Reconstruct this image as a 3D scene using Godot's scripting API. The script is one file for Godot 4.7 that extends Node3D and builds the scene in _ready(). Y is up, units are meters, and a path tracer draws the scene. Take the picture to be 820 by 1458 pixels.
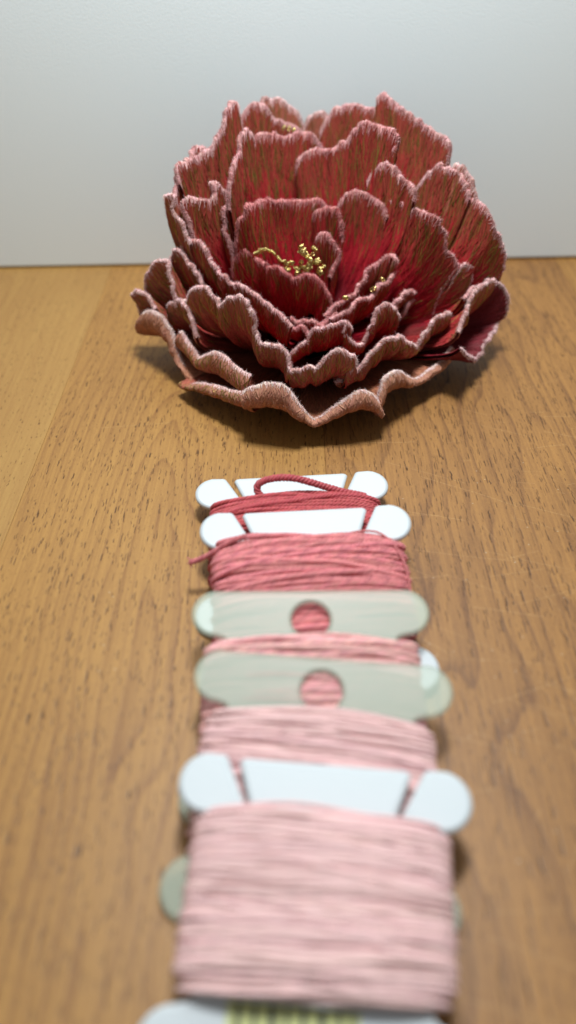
extends Node3D
# An embroidered peony and a shingled row of five floss bobbins on a wooden table, seen close up.
# Lengths in the tables below are millimetres; M turns them into metres.

const M := 0.001
const FLOWER := Vector3(6.0, 0.0, -168.0)

var rng := RandomNumberGenerator.new()

# Petals: [side that faces up, colour step (0 crimson heart .. 1 dusty rose .. 2 salmon; negative: crimson with shade painted in), rim points (azimuth in degrees, radius, height)]
var petals := [
	["b", 0.6, [Vector3(-170, 31.1, 39.9), Vector3(-168, 32.0, 41.4), Vector3(-166, 32.3, 43.1), Vector3(-160, 30.8, 43.1), Vector3(-153, 29.3, 43.5), Vector3(-145, 28.5, 45.1), Vector3(-139, 28.7, 47.4), Vector3(-134, 29.5, 50.2), Vector3(-130, 30.6, 51.8), Vector3(-125, 31.8, 50.8), Vector3(-122, 33.4, 47.3), Vector3(-120, 35.0, 43.5)]],
	["b", 0.6, [Vector3(-175, 31.9, 37.4), Vector3(-170, 32.2, 39.1), Vector3(-165, 32.2, 40.8), Vector3(-157, 31.4, 43.3), Vector3(-150, 31.8, 44.0), Vector3(-143, 32.9, 43.2), Vector3(-136, 34.4, 40.3)]],
	["i", 0.6, [Vector3(-119, 38.0, 42.7), Vector3(-118, 38.0, 45.5), Vector3(-114, 38.0, 48.3), Vector3(-112, 38.0, 49.2), Vector3(-109, 38.0, 48.6), Vector3(-107, 38.0, 46.7), Vector3(-105, 38.0, 45.3), Vector3(-101, 38.0, 44.0), Vector3(-97, 38.0, 42.9), Vector3(-94, 38.0, 41.9), Vector3(-92, 38.0, 39.7)]],
	["i", 1.2, [Vector3(-109, 43.0, 44.8), Vector3(-107, 43.0, 48.4), Vector3(-104, 43.0, 48.6), Vector3(-100, 43.0, 47.8), Vector3(-96, 43.0, 45.9), Vector3(-94, 43.0, 44.0), Vector3(-93, 43.0, 42.0)]],
	["i", 1.2, [Vector3(-93, 46.0, 39.1), Vector3(-91, 46.0, 42.5), Vector3(-89, 46.0, 43.7), Vector3(-87, 46.0, 44.0), Vector3(-85, 46.0, 43.6), Vector3(-83, 46.0, 41.6)]],
	["i", 0.6, [Vector3(-86, 41.0, 37.8), Vector3(-86, 41.0, 41.2), Vector3(-84, 41.0, 44.2), Vector3(-81, 41.0, 46.3), Vector3(-78, 41.0, 47.4), Vector3(-75, 41.0, 47.5), Vector3(-73, 41.0, 47.1), Vector3(-71, 41.0, 46.9), Vector3(-68, 41.0, 47.1), Vector3(-66, 41.0, 46.4)]],
	["i", 0.6, [Vector3(-68, 42.0, 46.0), Vector3(-66, 41.0, 48.0), Vector3(-66, 40.1, 49.7), Vector3(-63, 39.2, 50.8), Vector3(-59, 38.5, 50.1), Vector3(-54, 37.9, 48.5), Vector3(-48, 37.8, 47.2), Vector3(-41, 38.0, 45.9), Vector3(-35, 38.2, 45.0), Vector3(-32, 38.1, 44.1), Vector3(-31, 37.8, 42.6), Vector3(-30, 37.4, 39.3)]],
	["i", 0.4, [Vector3(-118, 27.0, 33.6), Vector3(-121, 27.0, 40.0), Vector3(-122, 27.0, 44.1), Vector3(-119, 27.0, 45.5), Vector3(-112, 27.0, 44.9), Vector3(-106, 27.0, 44.0), Vector3(-101, 27.0, 44.3), Vector3(-96, 27.0, 44.7), Vector3(-91, 27.0, 44.3), Vector3(-88, 27.0, 43.0), Vector3(-85, 27.0, 41.0), Vector3(-84, 27.0, 38.8)]],
	["b", 0.5, [Vector3(-173, 19.6, 35.2), Vector3(-168, 20.0, 39.5), Vector3(-162, 20.0, 41.7), Vector3(-155, 19.9, 43.6), Vector3(-148, 20.2, 44.4), Vector3(-144, 21.4, 45.6), Vector3(-139, 22.3, 47.4), Vector3(-133, 23.3, 47.9), Vector3(-127, 24.5, 46.1), Vector3(-123, 26.1, 42.5), Vector3(-119, 27.8, 37.2), Vector3(-114, 29.7, 30.2)]],
	["i", 0.4, [Vector3(-98, 24.0, 33.2), Vector3(-99, 23.8, 37.0), Vector3(-98, 23.5, 39.5), Vector3(-94, 23.3, 40.8), Vector3(-88, 23.0, 41.8), Vector3(-83, 22.8, 41.9), Vector3(-78, 22.6, 41.6), Vector3(-74, 22.4, 43.2), Vector3(-69, 22.3, 44.5), Vector3(-66, 22.2, 45.8), Vector3(-64, 22.0, 47.3), Vector3(-60, 21.9, 48.4), Vector3(-54, 22.0, 48.9), Vector3(-48, 22.1, 48.5), Vector3(-42, 22.3, 49.0), Vector3(-37, 22.5, 48.6), Vector3(-33, 22.6, 47.1), Vector3(-35, 22.4, 44.9), Vector3(-40, 21.9, 42.2), Vector3(-46, 21.3, 39.5), Vector3(-50, 20.8, 37.0)]],
	["b", 0.5, [Vector3(-58, 22.2, 34.4), Vector3(-54, 21.5, 36.2), Vector3(-46, 21.1, 38.9), Vector3(-40, 20.9, 41.4), Vector3(-33, 20.9, 42.0), Vector3(-26, 21.4, 40.9), Vector3(-17, 22.3, 39.9), Vector3(-11, 23.1, 39.0), Vector3(-9, 23.1, 36.6)]],
	["i", 0.6, [Vector3(-40, 34.2, 28.5), Vector3(-39, 33.4, 31.9), Vector3(-35, 33.0, 36.1), Vector3(-31, 32.9, 39.1), Vector3(-26, 33.3, 40.8), Vector3(-21, 33.9, 41.3), Vector3(-17, 34.6, 41.1), Vector3(-13, 35.2, 40.0), Vector3(-10, 35.8, 38.4), Vector3(-8, 36.0, 36.5)]],
	["b", 1.2, [Vector3(-25, 35.6, 38.7), Vector3(-21, 35.3, 41.5), Vector3(-17, 35.6, 42.4), Vector3(-13, 36.4, 41.2), Vector3(-10, 36.9, 39.2), Vector3(-7, 37.3, 36.7)]],
	["b", 0.6, [Vector3(-11, 36.5, 34.0), Vector3(-9, 36.8, 36.3), Vector3(-6, 38.0, 36.6), Vector3(-2, 39.4, 35.4), Vector3(0, 40.7, 33.2), Vector3(0, 42.2, 30.3), Vector3(0, 43.7, 28.0), Vector3(0, 44.9, 25.6), Vector3(0, 45.4, 23.4), Vector3(0, 44.6, 21.5), Vector3(0, 42.8, 19.7), Vector3(0, 40.8, 18.4), Vector3(6, 37.8, 19.1), Vector3(11, 35.9, 18.1)]],
	["o", 1.1, [Vector3(0, 44.8, 22.2), Vector3(0, 43.5, 20.0), Vector3(6, 40.5, 20.7), Vector3(11, 38.4, 20.8), Vector3(15, 37.4, 19.8), Vector3(19, 37.0, 18.1), Vector3(23, 36.8, 16.2), Vector3(27, 36.8, 14.8)]],
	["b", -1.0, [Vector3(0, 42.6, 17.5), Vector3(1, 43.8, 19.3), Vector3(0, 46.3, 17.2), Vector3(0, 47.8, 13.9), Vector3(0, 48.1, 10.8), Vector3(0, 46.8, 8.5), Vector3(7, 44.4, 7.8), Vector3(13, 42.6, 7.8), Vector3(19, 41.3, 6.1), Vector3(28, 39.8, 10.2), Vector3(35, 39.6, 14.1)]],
	["i", 0.4, [Vector3(-67, 15.3, 23.7), Vector3(-67, 15.4, 28.6), Vector3(-65, 15.6, 32.0), Vector3(-61, 16.0, 34.3), Vector3(-56, 16.4, 35.2), Vector3(-50, 17.0, 35.7), Vector3(-42, 17.8, 35.2), Vector3(-34, 18.7, 34.1), Vector3(-29, 19.3, 32.7), Vector3(-25, 19.6, 31.2)]],
	["i", 0.4, [Vector3(-40, 22.7, 28.9), Vector3(-36, 21.7, 32.1), Vector3(-31, 20.9, 34.1), Vector3(-24, 20.9, 35.1), Vector3(-17, 21.6, 35.0), Vector3(-9, 23.4, 34.7), Vector3(-3, 25.3, 35.1), Vector3(0, 27.3, 34.3), Vector3(0, 29.3, 32.7), Vector3(0, 30.1, 30.5), Vector3(0, 31.2, 27.1), Vector3(0, 33.1, 24.2), Vector3(0, 33.7, 22.3), Vector3(0, 32.4, 19.9), Vector3(0, 31.5, 17.2), Vector3(0, 30.3, 14.2), Vector3(0, 29.5, 10.5), Vector3(0, 27.6, 7.2), Vector3(0, 26.2, 4.2)]],
	["b", 1.0, [Vector3(0, 33.1, 17.9), Vector3(0, 34.0, 20.8), Vector3(0, 35.0, 23.0), Vector3(0, 36.7, 23.4), Vector3(0, 37.8, 21.3), Vector3(0, 37.7, 17.9), Vector3(0, 36.6, 15.0), Vector3(0, 35.1, 12.5), Vector3(0, 34.1, 10.8)]],
	["o", 1.1, [Vector3(83, 33.3, 11.9), Vector3(79, 32.5, 12.6), Vector3(76, 31.9, 13.0), Vector3(73, 31.2, 13.5), Vector3(69, 30.7, 15.4), Vector3(65, 30.2, 16.9), Vector3(61, 29.8, 17.8), Vector3(56, 29.6, 18.1), Vector3(50, 29.6, 16.8), Vector3(45, 29.7, 14.4), Vector3(41, 29.7, 12.9), Vector3(37, 30.0, 12.4), Vector3(34, 30.1, 13.7), Vector3(30, 30.4, 15.8), Vector3(24, 31.4, 16.8), Vector3(18, 32.7, 15.9), Vector3(0, 35.2, 9.7), Vector3(0, 36.6, 7.4), Vector3(0, 37.4, 4.2)]],
	["o", 2.0, [Vector3(70, 38.2, 6.8), Vector3(69, 37.1, 8.6), Vector3(67, 36.1, 11.3), Vector3(65, 35.1, 12.4), Vector3(61, 34.2, 12.4), Vector3(57, 33.6, 11.6), Vector3(52, 33.2, 9.2), Vector3(47, 32.9, 6.9), Vector3(41, 33.2, 6.5), Vector3(33, 34.0, 7.3), Vector3(27, 34.9, 8.1), Vector3(23, 35.4, 9.5)]],
	["o", 2.0, [Vector3(100, 38.1, 13.5), Vector3(98, 38.0, 12.1), Vector3(95, 38.0, 8.9), Vector3(91, 38.0, 6.0), Vector3(87, 38.0, 7.1), Vector3(84, 38.0, 9.0), Vector3(80, 38.1, 11.1), Vector3(77, 38.1, 12.3), Vector3(74, 38.1, 12.0), Vector3(71, 38.2, 10.2), Vector3(69, 38.2, 7.6), Vector3(68, 38.3, 6.0)]],
	["o", 2.0, [Vector3(113, 39.2, 11.0), Vector3(112, 39.2, 12.3), Vector3(109, 39.2, 13.6), Vector3(105, 39.1, 14.8), Vector3(101, 39.0, 14.8), Vector3(99, 39.0, 13.8), Vector3(97, 39.0, 11.4), Vector3(94, 39.0, 8.7)]],
	["b", 1.6, [Vector3(148, 36.2, 2.5), Vector3(144, 36.1, 3.3), Vector3(137, 35.8, 6.0), Vector3(129, 35.6, 7.6), Vector3(123, 36.0, 8.3), Vector3(118, 36.6, 9.2), Vector3(114, 37.3, 10.1), Vector3(110, 38.2, 10.2)]],
	["o", 2.0, [Vector3(178, 42.4, 7.2), Vector3(177, 42.1, 9.9), Vector3(175, 41.2, 12.4), Vector3(172, 39.4, 14.1), Vector3(168, 37.5, 14.5), Vector3(165, 36.1, 13.8), Vector3(162, 35.3, 12.0), Vector3(159, 35.0, 9.6), Vector3(156, 34.8, 6.7), Vector3(151, 34.0, 4.3), Vector3(146, 33.5, 2.8)]],
	["b", 1.2, [Vector3(-178, 42.9, 9.6), Vector3(-179, 43.2, 12.7), Vector3(-180, 43.2, 15.5), Vector3(-181, 42.1, 17.4), Vector3(-183, 40.6, 17.3), Vector3(-185, 39.4, 16.1), Vector3(-188, 38.0, 14.7)]],
	["b", 1.1, [Vector3(-179, 40.9, 14.3), Vector3(-179, 40.6, 17.6), Vector3(-180, 39.5, 20.7), Vector3(-181, 37.9, 23.3), Vector3(-183, 35.8, 25.5), Vector3(-185, 34.3, 25.2), Vector3(-187, 33.7, 23.8), Vector3(-190, 33.3, 21.6), Vector3(-192, 33.2, 19.1), Vector3(-194, 33.2, 16.6)]],
	["b", 0.9, [Vector3(-178, 34.9, 21.9), Vector3(-179, 33.7, 24.4), Vector3(-181, 32.0, 27.1), Vector3(-184, 30.2, 26.6), Vector3(-188, 28.7, 25.0), Vector3(-193, 27.1, 23.1), Vector3(-198, 26.7, 20.6)]],
	["b", 1.1, [Vector3(-172, 34.1, 32.7), Vector3(-174, 34.0, 36.0), Vector3(-175, 33.4, 38.3), Vector3(-177, 32.2, 38.8), Vector3(-179, 31.5, 36.6), Vector3(-181, 30.5, 34.3), Vector3(-183, 29.4, 31.9), Vector3(-186, 28.3, 29.6)]],
	["b", 0.6, [Vector3(177, 27.7, 29.5), Vector3(178, 28.2, 33.2), Vector3(180, 29.0, 35.5), Vector3(181, 29.5, 37.5), Vector3(182, 28.5, 38.2), Vector3(184, 26.7, 37.8), Vector3(187, 24.9, 37.1), Vector3(190, 23.7, 37.6), Vector3(193, 23.5, 39.1), Vector3(195, 24.1, 40.1), Vector3(199, 23.2, 39.1), Vector3(203, 22.7, 36.9), Vector3(207, 22.6, 33.9), Vector3(210, 22.7, 30.1)]],
	["b", 0.5, [Vector3(180, 18.6, 24.6), Vector3(183, 19.8, 28.3), Vector3(186, 20.9, 31.6), Vector3(188, 21.2, 34.0), Vector3(192, 20.5, 35.5), Vector3(198, 19.8, 35.6), Vector3(204, 19.7, 33.1)]],
	["o", 0.6, [Vector3(180, 30.5, 24.2), Vector3(180, 30.9, 26.8), Vector3(180, 29.9, 28.6), Vector3(175, 27.6, 30.3), Vector3(170, 25.9, 30.5), Vector3(167, 25.1, 29.2), Vector3(162, 24.2, 27.3), Vector3(155, 23.0, 25.8), Vector3(147, 21.7, 24.7), Vector3(137, 21.1, 24.0), Vector3(128, 20.9, 23.7), Vector3(120, 21.4, 22.9), Vector3(113, 22.3, 22.3), Vector3(107, 23.5, 21.6), Vector3(102, 24.8, 20.4)]],
	["o", 0.0, [Vector3(180, 18.8, 19.3), Vector3(180, 19.0, 22.2), Vector3(180, 18.5, 25.3), Vector3(180, 17.3, 26.8), Vector3(180, 15.2, 26.3), Vector3(180, 13.1, 24.8), Vector3(169, 11.3, 24.0), Vector3(157, 9.8, 24.4), Vector3(144, 8.4, 24.4), Vector3(136, 7.7, 23.0), Vector3(129, 7.4, 22.1), Vector3(119, 7.0, 22.9), Vector3(106, 6.7, 24.0), Vector3(90, 6.6, 23.4), Vector3(75, 6.9, 21.9), Vector3(66, 7.3, 19.9), Vector3(60, 7.7, 18.0), Vector3(57, 8.0, 15.5)]],
	["b", 0.2, [Vector3(130, 16.9, 14.8), Vector3(122, 16.4, 14.7), Vector3(113, 16.0, 15.5), Vector3(104, 15.5, 15.0), Vector3(94, 15.2, 13.9), Vector3(87, 14.9, 14.9), Vector3(78, 14.8, 16.4), Vector3(69, 14.7, 18.2)]],
	["b", 0.3, [Vector3(114, 13.7, 16.4), Vector3(106, 13.6, 15.6), Vector3(96, 13.5, 16.2), Vector3(88, 13.5, 15.5), Vector3(80, 13.5, 16.3), Vector3(72, 13.6, 18.1), Vector3(68, 13.7, 19.7)]],
	["i", 0.1, [Vector3(180, 17.6, 24.2), Vector3(180, 17.9, 28.3), Vector3(180, 17.8, 31.4), Vector3(180, 16.7, 34.0), Vector3(180, 15.6, 36.1), Vector3(190, 14.7, 36.5), Vector3(208, 13.5, 35.6), Vector3(227, 12.3, 35.1), Vector3(247, 11.7, 34.1), Vector3(265, 11.8, 33.9), Vector3(276, 12.3, 34.1), Vector3(283, 12.8, 32.3)]],
	["i", 0.1, [Vector3(-89, 11.2, 28.8), Vector3(-87, 10.5, 31.4), Vector3(-79, 9.9, 32.7), Vector3(-66, 9.6, 33.1), Vector3(-53, 9.6, 32.5), Vector3(-45, 9.5, 30.2), Vector3(-41, 9.3, 26.2)]],
	["b", 0.2, [Vector3(-80, 6.1, 26.3), Vector3(-72, 4.8, 28.6), Vector3(-44, 4.5, 29.3), Vector3(-20, 5.2, 28.1), Vector3(-6, 5.6, 25.7), Vector3(7, 4.8, 23.1), Vector3(25, 4.4, 21.1)]],
	["b", 0.4, [Vector3(79, 18.1, 18.7), Vector3(72, 16.7, 18.4), Vector3(62, 15.7, 18.7), Vector3(51, 15.0, 19.5), Vector3(38, 15.1, 19.2), Vector3(27, 15.7, 19.2), Vector3(16, 16.8, 20.2), Vector3(8, 18.1, 21.0), Vector3(0, 19.1, 22.0), Vector3(0, 19.7, 24.2), Vector3(3, 18.2, 25.6)]],
	["b", 0.3, [Vector3(78, 12.1, 16.4), Vector3(65, 11.2, 17.6), Vector3(48, 10.9, 18.6), Vector3(34, 11.2, 19.6), Vector3(22, 11.9, 20.6), Vector3(14, 12.7, 22.2), Vector3(7, 13.8, 23.3), Vector3(0, 15.7, 24.4), Vector3(0, 17.6, 25.6), Vector3(0, 19.2, 25.4)]],
	["o", 0.7, [Vector3(105, 23.8, 11.6), Vector3(103, 23.8, 13.0), Vector3(99, 23.8, 14.8), Vector3(94, 23.8, 17.2), Vector3(90, 23.8, 19.4), Vector3(86, 23.8, 20.1), Vector3(82, 23.8, 20.3), Vector3(77, 23.8, 20.8), Vector3(73, 23.8, 20.4), Vector3(71, 23.9, 18.8)]],
	["o", 0.7, [Vector3(75, 25.7, 21.1), Vector3(75, 25.3, 18.7), Vector3(72, 24.9, 16.4), Vector3(68, 24.6, 15.1), Vector3(63, 24.4, 15.3), Vector3(60, 24.2, 17.0), Vector3(59, 23.8, 19.1), Vector3(56, 23.7, 20.9), Vector3(51, 23.7, 22.0), Vector3(45, 23.8, 21.5), Vector3(40, 24.0, 19.4), Vector3(38, 24.0, 16.9), Vector3(39, 23.6, 14.1)]],
	["b", 0.5, [Vector3(37, 21.2, 17.3), Vector3(33, 21.2, 18.7), Vector3(26, 21.7, 19.6), Vector3(18, 22.5, 19.6), Vector3(0, 24.1, 16.3), Vector3(0, 24.4, 14.8), Vector3(10, 23.1, 14.5), Vector3(14, 22.1, 12.6)]],
	["o", 1.1, [Vector3(160, 30.8, 20.2), Vector3(156, 30.1, 22.9), Vector3(151, 29.2, 24.7), Vector3(147, 28.5, 25.2), Vector3(143, 28.1, 24.1), Vector3(138, 27.9, 22.7), Vector3(134, 27.8, 24.3), Vector3(129, 27.8, 25.9), Vector3(124, 27.8, 26.5), Vector3(120, 28.2, 25.4), Vector3(117, 28.8, 23.8), Vector3(116, 29.6, 21.3), Vector3(113, 30.2, 18.7), Vector3(108, 30.8, 19.2), Vector3(104, 31.6, 19.3), Vector3(101, 32.4, 18.4), Vector3(100, 33.3, 16.6), Vector3(99, 34.2, 15.2)]],
	["o", 1.1, [Vector3(100, 35.2, 16.7), Vector3(99, 35.2, 15.8), Vector3(96, 35.2, 16.6), Vector3(93, 35.2, 17.5), Vector3(90, 35.2, 17.2), Vector3(89, 35.2, 17.7), Vector3(87, 35.2, 19.0), Vector3(85, 35.2, 20.5), Vector3(82, 35.2, 20.8), Vector3(79, 35.2, 20.2), Vector3(77, 35.2, 18.5), Vector3(77, 35.2, 16.7), Vector3(80, 35.2, 15.7)]],
	["o", 1.2, [Vector3(174, 35.2, 9.8), Vector3(173, 35.2, 12.8), Vector3(170, 34.4, 15.7), Vector3(167, 33.2, 17.9), Vector3(162, 31.9, 18.8), Vector3(159, 31.3, 18.3), Vector3(155, 31.1, 17.0), Vector3(152, 31.2, 15.2), Vector3(149, 31.4, 13.3)]],
	["o", 1.5, [Vector3(161, 34.1, 8.6), Vector3(158, 33.6, 12.5), Vector3(155, 33.3, 12.1), Vector3(150, 32.7, 10.6), Vector3(146, 32.5, 9.5), Vector3(142, 32.5, 10.1), Vector3(137, 32.6, 12.5), Vector3(132, 32.8, 14.2), Vector3(127, 33.2, 14.4), Vector3(123, 33.8, 14.0), Vector3(118, 34.7, 13.5), Vector3(113, 35.6, 13.5)]]
]


func _ready() -> void:
	rng.seed = 7
	# camera
	var cam := Camera3D.new()
	cam.name = "camera"
	add_child(cam)
	var lens := CameraAttributesPhysical.new()
	lens.frustum_focal_length = 17.0
	lens.frustum_focus_distance = 0.154
	lens.exposure_aperture = 17.0 / 3.2
	cam.attributes = lens
	cam.fov = 69.4
	cam.near = 0.005
	cam.far = 20.0
	cam.position = Vector3(0, 100, 0) * M
	cam.rotation_degrees = Vector3(-43, 0, 0)
	# surroundings: a dim room of no particular shape
	var env := Environment.new()
	env.background_mode = Environment.BG_COLOR
	env.background_color = Color(0.95, 0.98, 0.985)
	env.background_energy_multiplier = 0.24
	env.tonemap_mode = Environment.TONE_MAPPER_LINEAR
	env.tonemap_exposure = 1.0
	env.sdfgi_enabled = true
	env.ssao_enabled = true
	env.ssil_enabled = true
	var we := WorldEnvironment.new()
	we.name = "environment"
	we.environment = env
	add_child(we)
	# the lamp overhead, above the flower
	var lamp := AreaLight3D.new()
	lamp.name = "overhead_lamp"
	lamp.area_size = Vector2(0.05, 0.05)
	lamp.light_color = Color(0.95, 0.985, 1.0)
	lamp.light_energy = 0.090
	lamp.area_range = 6.0
	lamp.shadow_enabled = true
	lamp.position = Vector3(0.008, 0.26, -0.140)
	lamp.rotation_degrees = Vector3(-90, 0, 0)
	add_child(lamp)

	build_wall()
	build_table()
	build_flower()
	build_bobbins()


# ---------------------------------------------------------------- helpers

func commit(called: String, g: Dictionary, m: Material, parent: Node = self) -> MeshInstance3D:
	var a := []
	a.resize(Mesh.ARRAY_MAX)
	a[Mesh.ARRAY_VERTEX] = g.v
	a[Mesh.ARRAY_NORMAL] = g.n
	if g.c.size():
		a[Mesh.ARRAY_COLOR] = g.c
	if g.u.size():
		a[Mesh.ARRAY_TEX_UV] = g.u
	a[Mesh.ARRAY_INDEX] = g.i
	var mesh := ArrayMesh.new()
	mesh.add_surface_from_arrays(Mesh.PRIMITIVE_TRIANGLES, a)
	var o := MeshInstance3D.new()
	o.name = called
	o.mesh = mesh
	o.material_override = m
	o.cast_shadow = GeometryInstance3D.SHADOW_CASTING_SETTING_DOUBLE_SIDED
	parent.add_child(o, true)
	return o


func geo() -> Dictionary:
	return {"v": PackedVector3Array(), "n": PackedVector3Array(), "c": PackedColorArray(), "u": PackedVector2Array(), "i": PackedInt32Array()}


func tag(o: Node, label: String, category: String, group := "", kind := "") -> void:
	if label:
		o.set_meta("label", label)
	if category:
		o.set_meta("category", category)
	if group:
		o.set_meta("group", group)
	if kind:
		o.set_meta("kind", kind)


func root(called: String, at := Vector3.ZERO) -> Node3D:
	var o := Node3D.new()
	o.name = called
	var again := 0
	while has_node(NodePath(o.name)):
		again += 1
		o.name = "%s_%03d" % [called, again]
	o.position = at
	add_child(o, true)
	return o


func lin(r: float, g: float, b: float) -> Color:   # a real-world (linear) base colour for albedo_color
	return Color(r, g, b).linear_to_srgb()


func cloth(called: String, rough: float, sheen: float) -> StandardMaterial3D:
	var m := StandardMaterial3D.new()
	m.resource_name = called
	m.vertex_color_use_as_albedo = true
	m.roughness = rough
	m.metallic_specular = 0.28
	m.rim_enabled = sheen > 0.0
	m.rim = sheen
	m.rim_tint = 0.6
	m.cull_mode = BaseMaterial3D.CULL_DISABLED
	return m


func smooth_path(p: PackedVector3Array, count: int) -> PackedVector3Array:   # evenly spaced points on a smooth line through p
	var fine := PackedVector3Array()
	var n := p.size()
	for i in n - 1:
		var a := p[maxi(i - 1, 0)]
		var d := p[mini(i + 2, n - 1)]
		for k in 10:
			fine.append(p[i].cubic_interpolate(p[i + 1], a, d, k / 10.0))
	fine.append(p[n - 1])
	var run := PackedFloat32Array([0.0])
	for i in range(1, fine.size()):
		run.append(run[i - 1] + fine[i].distance_to(fine[i - 1]))
	var out := PackedVector3Array()
	var at := 0
	for k in count + 1:
		var want := run[run.size() - 1] * k / count
		while at < fine.size() - 2 and run[at + 1] < want:
			at += 1
		out.append(fine[at].lerp(fine[at + 1], clampf((want - run[at]) / maxf(run[at + 1] - run[at], 1e-6), 0, 1)))
	return out


func length_of(p: PackedVector3Array) -> float:
	var l := 0.0
	for i in range(1, p.size()):
		l += p[i].distance_to(p[i - 1])
	return l


# a thread laid on a surface: a low ridge along p, n the surface's normals (all in mm)
func ridge(g: Dictionary, p: PackedVector3Array, n: PackedVector3Array, w: float, h: float, c: Color) -> void:
	var first: int = g.v.size()
	var last := p.size() - 1
	for k in p.size():
		var dir := (p[mini(k + 1, last)] - p[maxi(k - 1, 0)]).normalized()
		var side := dir.cross(n[k]).normalized()
		var up := n[k]
		var ww := w * (0.5 if k == 0 or k == last else 1.0)
		var top := up * (h if k > 0 and k < last else h * 0.15)
		g.v.append((p[k] - side * ww) * M)
		g.v.append((p[k] + top) * M)
		g.v.append((p[k] + side * ww) * M)
		g.n.append((up * 0.55 - side * 0.83).normalized())
		g.n.append(up)
		g.n.append((up * 0.55 + side * 0.83).normalized())
		g.c.append(c)
		g.c.append(c)
		g.c.append(c)
		if k > 0:
			var b := first + k * 3
			for s in 2:
				var q := b + s
				g.i.append_array([q - 3, q, q - 2, q - 2, q, q + 1])


# a round cord along p (mm), r its radius at each point
func tube(g: Dictionary, p: PackedVector3Array, r: float, sides: int, c: Color, closed := false, taper := 0.0) -> void:
	var first: int = g.v.size()
	var last := p.size() - 1
	var up := Vector3.UP
	for k in p.size():
		var dir := (p[mini(k + 1, last)] - p[maxi(k - 1, 0)]).normalized()
		if closed and (k == 0 or k == last):
			dir = (p[1] - p[last - 1]).normalized()
		if absf(dir.dot(up)) > 0.95:
			up = Vector3(0.3, 0.1, 1.0).normalized()
		var s := dir.cross(up).normalized()
		up = s.cross(dir).normalized()
		var rr := r
		if taper > 0.0:
			rr = r * (1.0 - taper * k / last)
		for j in sides:
			var t := TAU * j / sides
			var n := s * cos(t) + up * sin(t)
			g.v.append((p[k] + n * rr) * M)
			g.n.append(n)
			g.c.append(c)
		if k > 0:
			var b := first + k * sides
			for j in sides:
				var j2 := (j + 1) % sides
				g.i.append_array([b - sides + j, b - sides + j2, b + j, b - sides + j2, b + j2, b + j])
	if not closed:
		for e in 2:
			var b := first + (0 if e == 0 else last * sides)
			for j in range(1, sides - 1):
				if e == 0:
					g.i.append_array([b, b + j + 1, b + j])
				else:
					g.i.append_array([b, b + j, b + j + 1])


func box(g: Dictionary, lo: Vector3, hi: Vector3, bevel: float) -> void:   # a chamfered box with UVs laid on top by caller
	# rings of the outline at four heights give sides, chamfers and the two caps
	var hs := [lo.y, lo.y + bevel, hi.y - bevel, hi.y]
	var ins := [bevel, 0.0, 0.0, bevel]
	var rings := []
	for k in 4:
		var e: float = ins[k]
		rings.append([Vector3(lo.x + e, hs[k], lo.z + e), Vector3(hi.x - e, hs[k], lo.z + e), Vector3(hi.x - e, hs[k], hi.z - e), Vector3(lo.x + e, hs[k], hi.z - e)])
	for k in 3:
		for j in 4:
			quad(g, rings[k][j], rings[k][(j + 1) % 4], rings[k + 1][(j + 1) % 4], rings[k + 1][j])
	quad(g, rings[3][0], rings[3][1], rings[3][2], rings[3][3])
	quad(g, rings[0][3], rings[0][2], rings[0][1], rings[0][0])


func quad(g: Dictionary, a: Vector3, b: Vector3, c: Vector3, d: Vector3) -> void:   # corners clockwise as seen from outside
	var first: int = g.v.size()
	var n := (c - a).cross(b - a).normalized()
	for p in [a, b, c, d]:
		g.v.append(p * M)
		g.n.append(n)
	g.i.append_array([first, first + 1, first + 2, first, first + 2, first + 3])


# ---------------------------------------------------------------- wall and table

func noise_bytes(w: int, h: int, stretch_x: int, stretch_y: int, freq: float, sd: int, octaves := 3) -> PackedByteArray:
	var f := FastNoiseLite.new()
	f.seed = sd
	f.noise_type = FastNoiseLite.TYPE_SIMPLEX_SMOOTH
	f.frequency = freq
	f.fractal_octaves = octaves
	var im := f.get_image(maxi(w / stretch_x, 4), maxi(h / stretch_y, 4), false, false, true)
	im.convert(Image.FORMAT_L8)
	im.resize(w, h, Image.INTERPOLATE_CUBIC)
	return im.get_data()


func build_wall() -> void:
	var tex := Image.create_from_data(512, 512, false, Image.FORMAT_L8, noise_bytes(512, 512, 1, 1, 0.09, 31, 4))
	var m := StandardMaterial3D.new()
	m.resource_name = "matte wall paint"
	m.albedo_color = lin(0.78, 0.835, 0.84)
	m.roughness = 0.9
	m.metallic_specular = 0.3
	m.heightmap_enabled = true
	m.heightmap_texture = ImageTexture.create_from_image(tex)
	m.heightmap_scale = 0.003
	m.uv1_triplanar = true
	m.uv1_scale = Vector3.ONE * 30.0
	var g := geo()
	box(g, Vector3(-700, 0.4, -12), Vector3(700, 700, 0), 0.5)
	var o := commit("wall", g, m)
	o.position = Vector3(0, 0, -220.2) * M
	o.rotation_degrees.y = 2.35
	tag(o, "plain pale grey-green wall behind the flower", "wall", "", "structure")


const TW := 544
const TL := 1960

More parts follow.
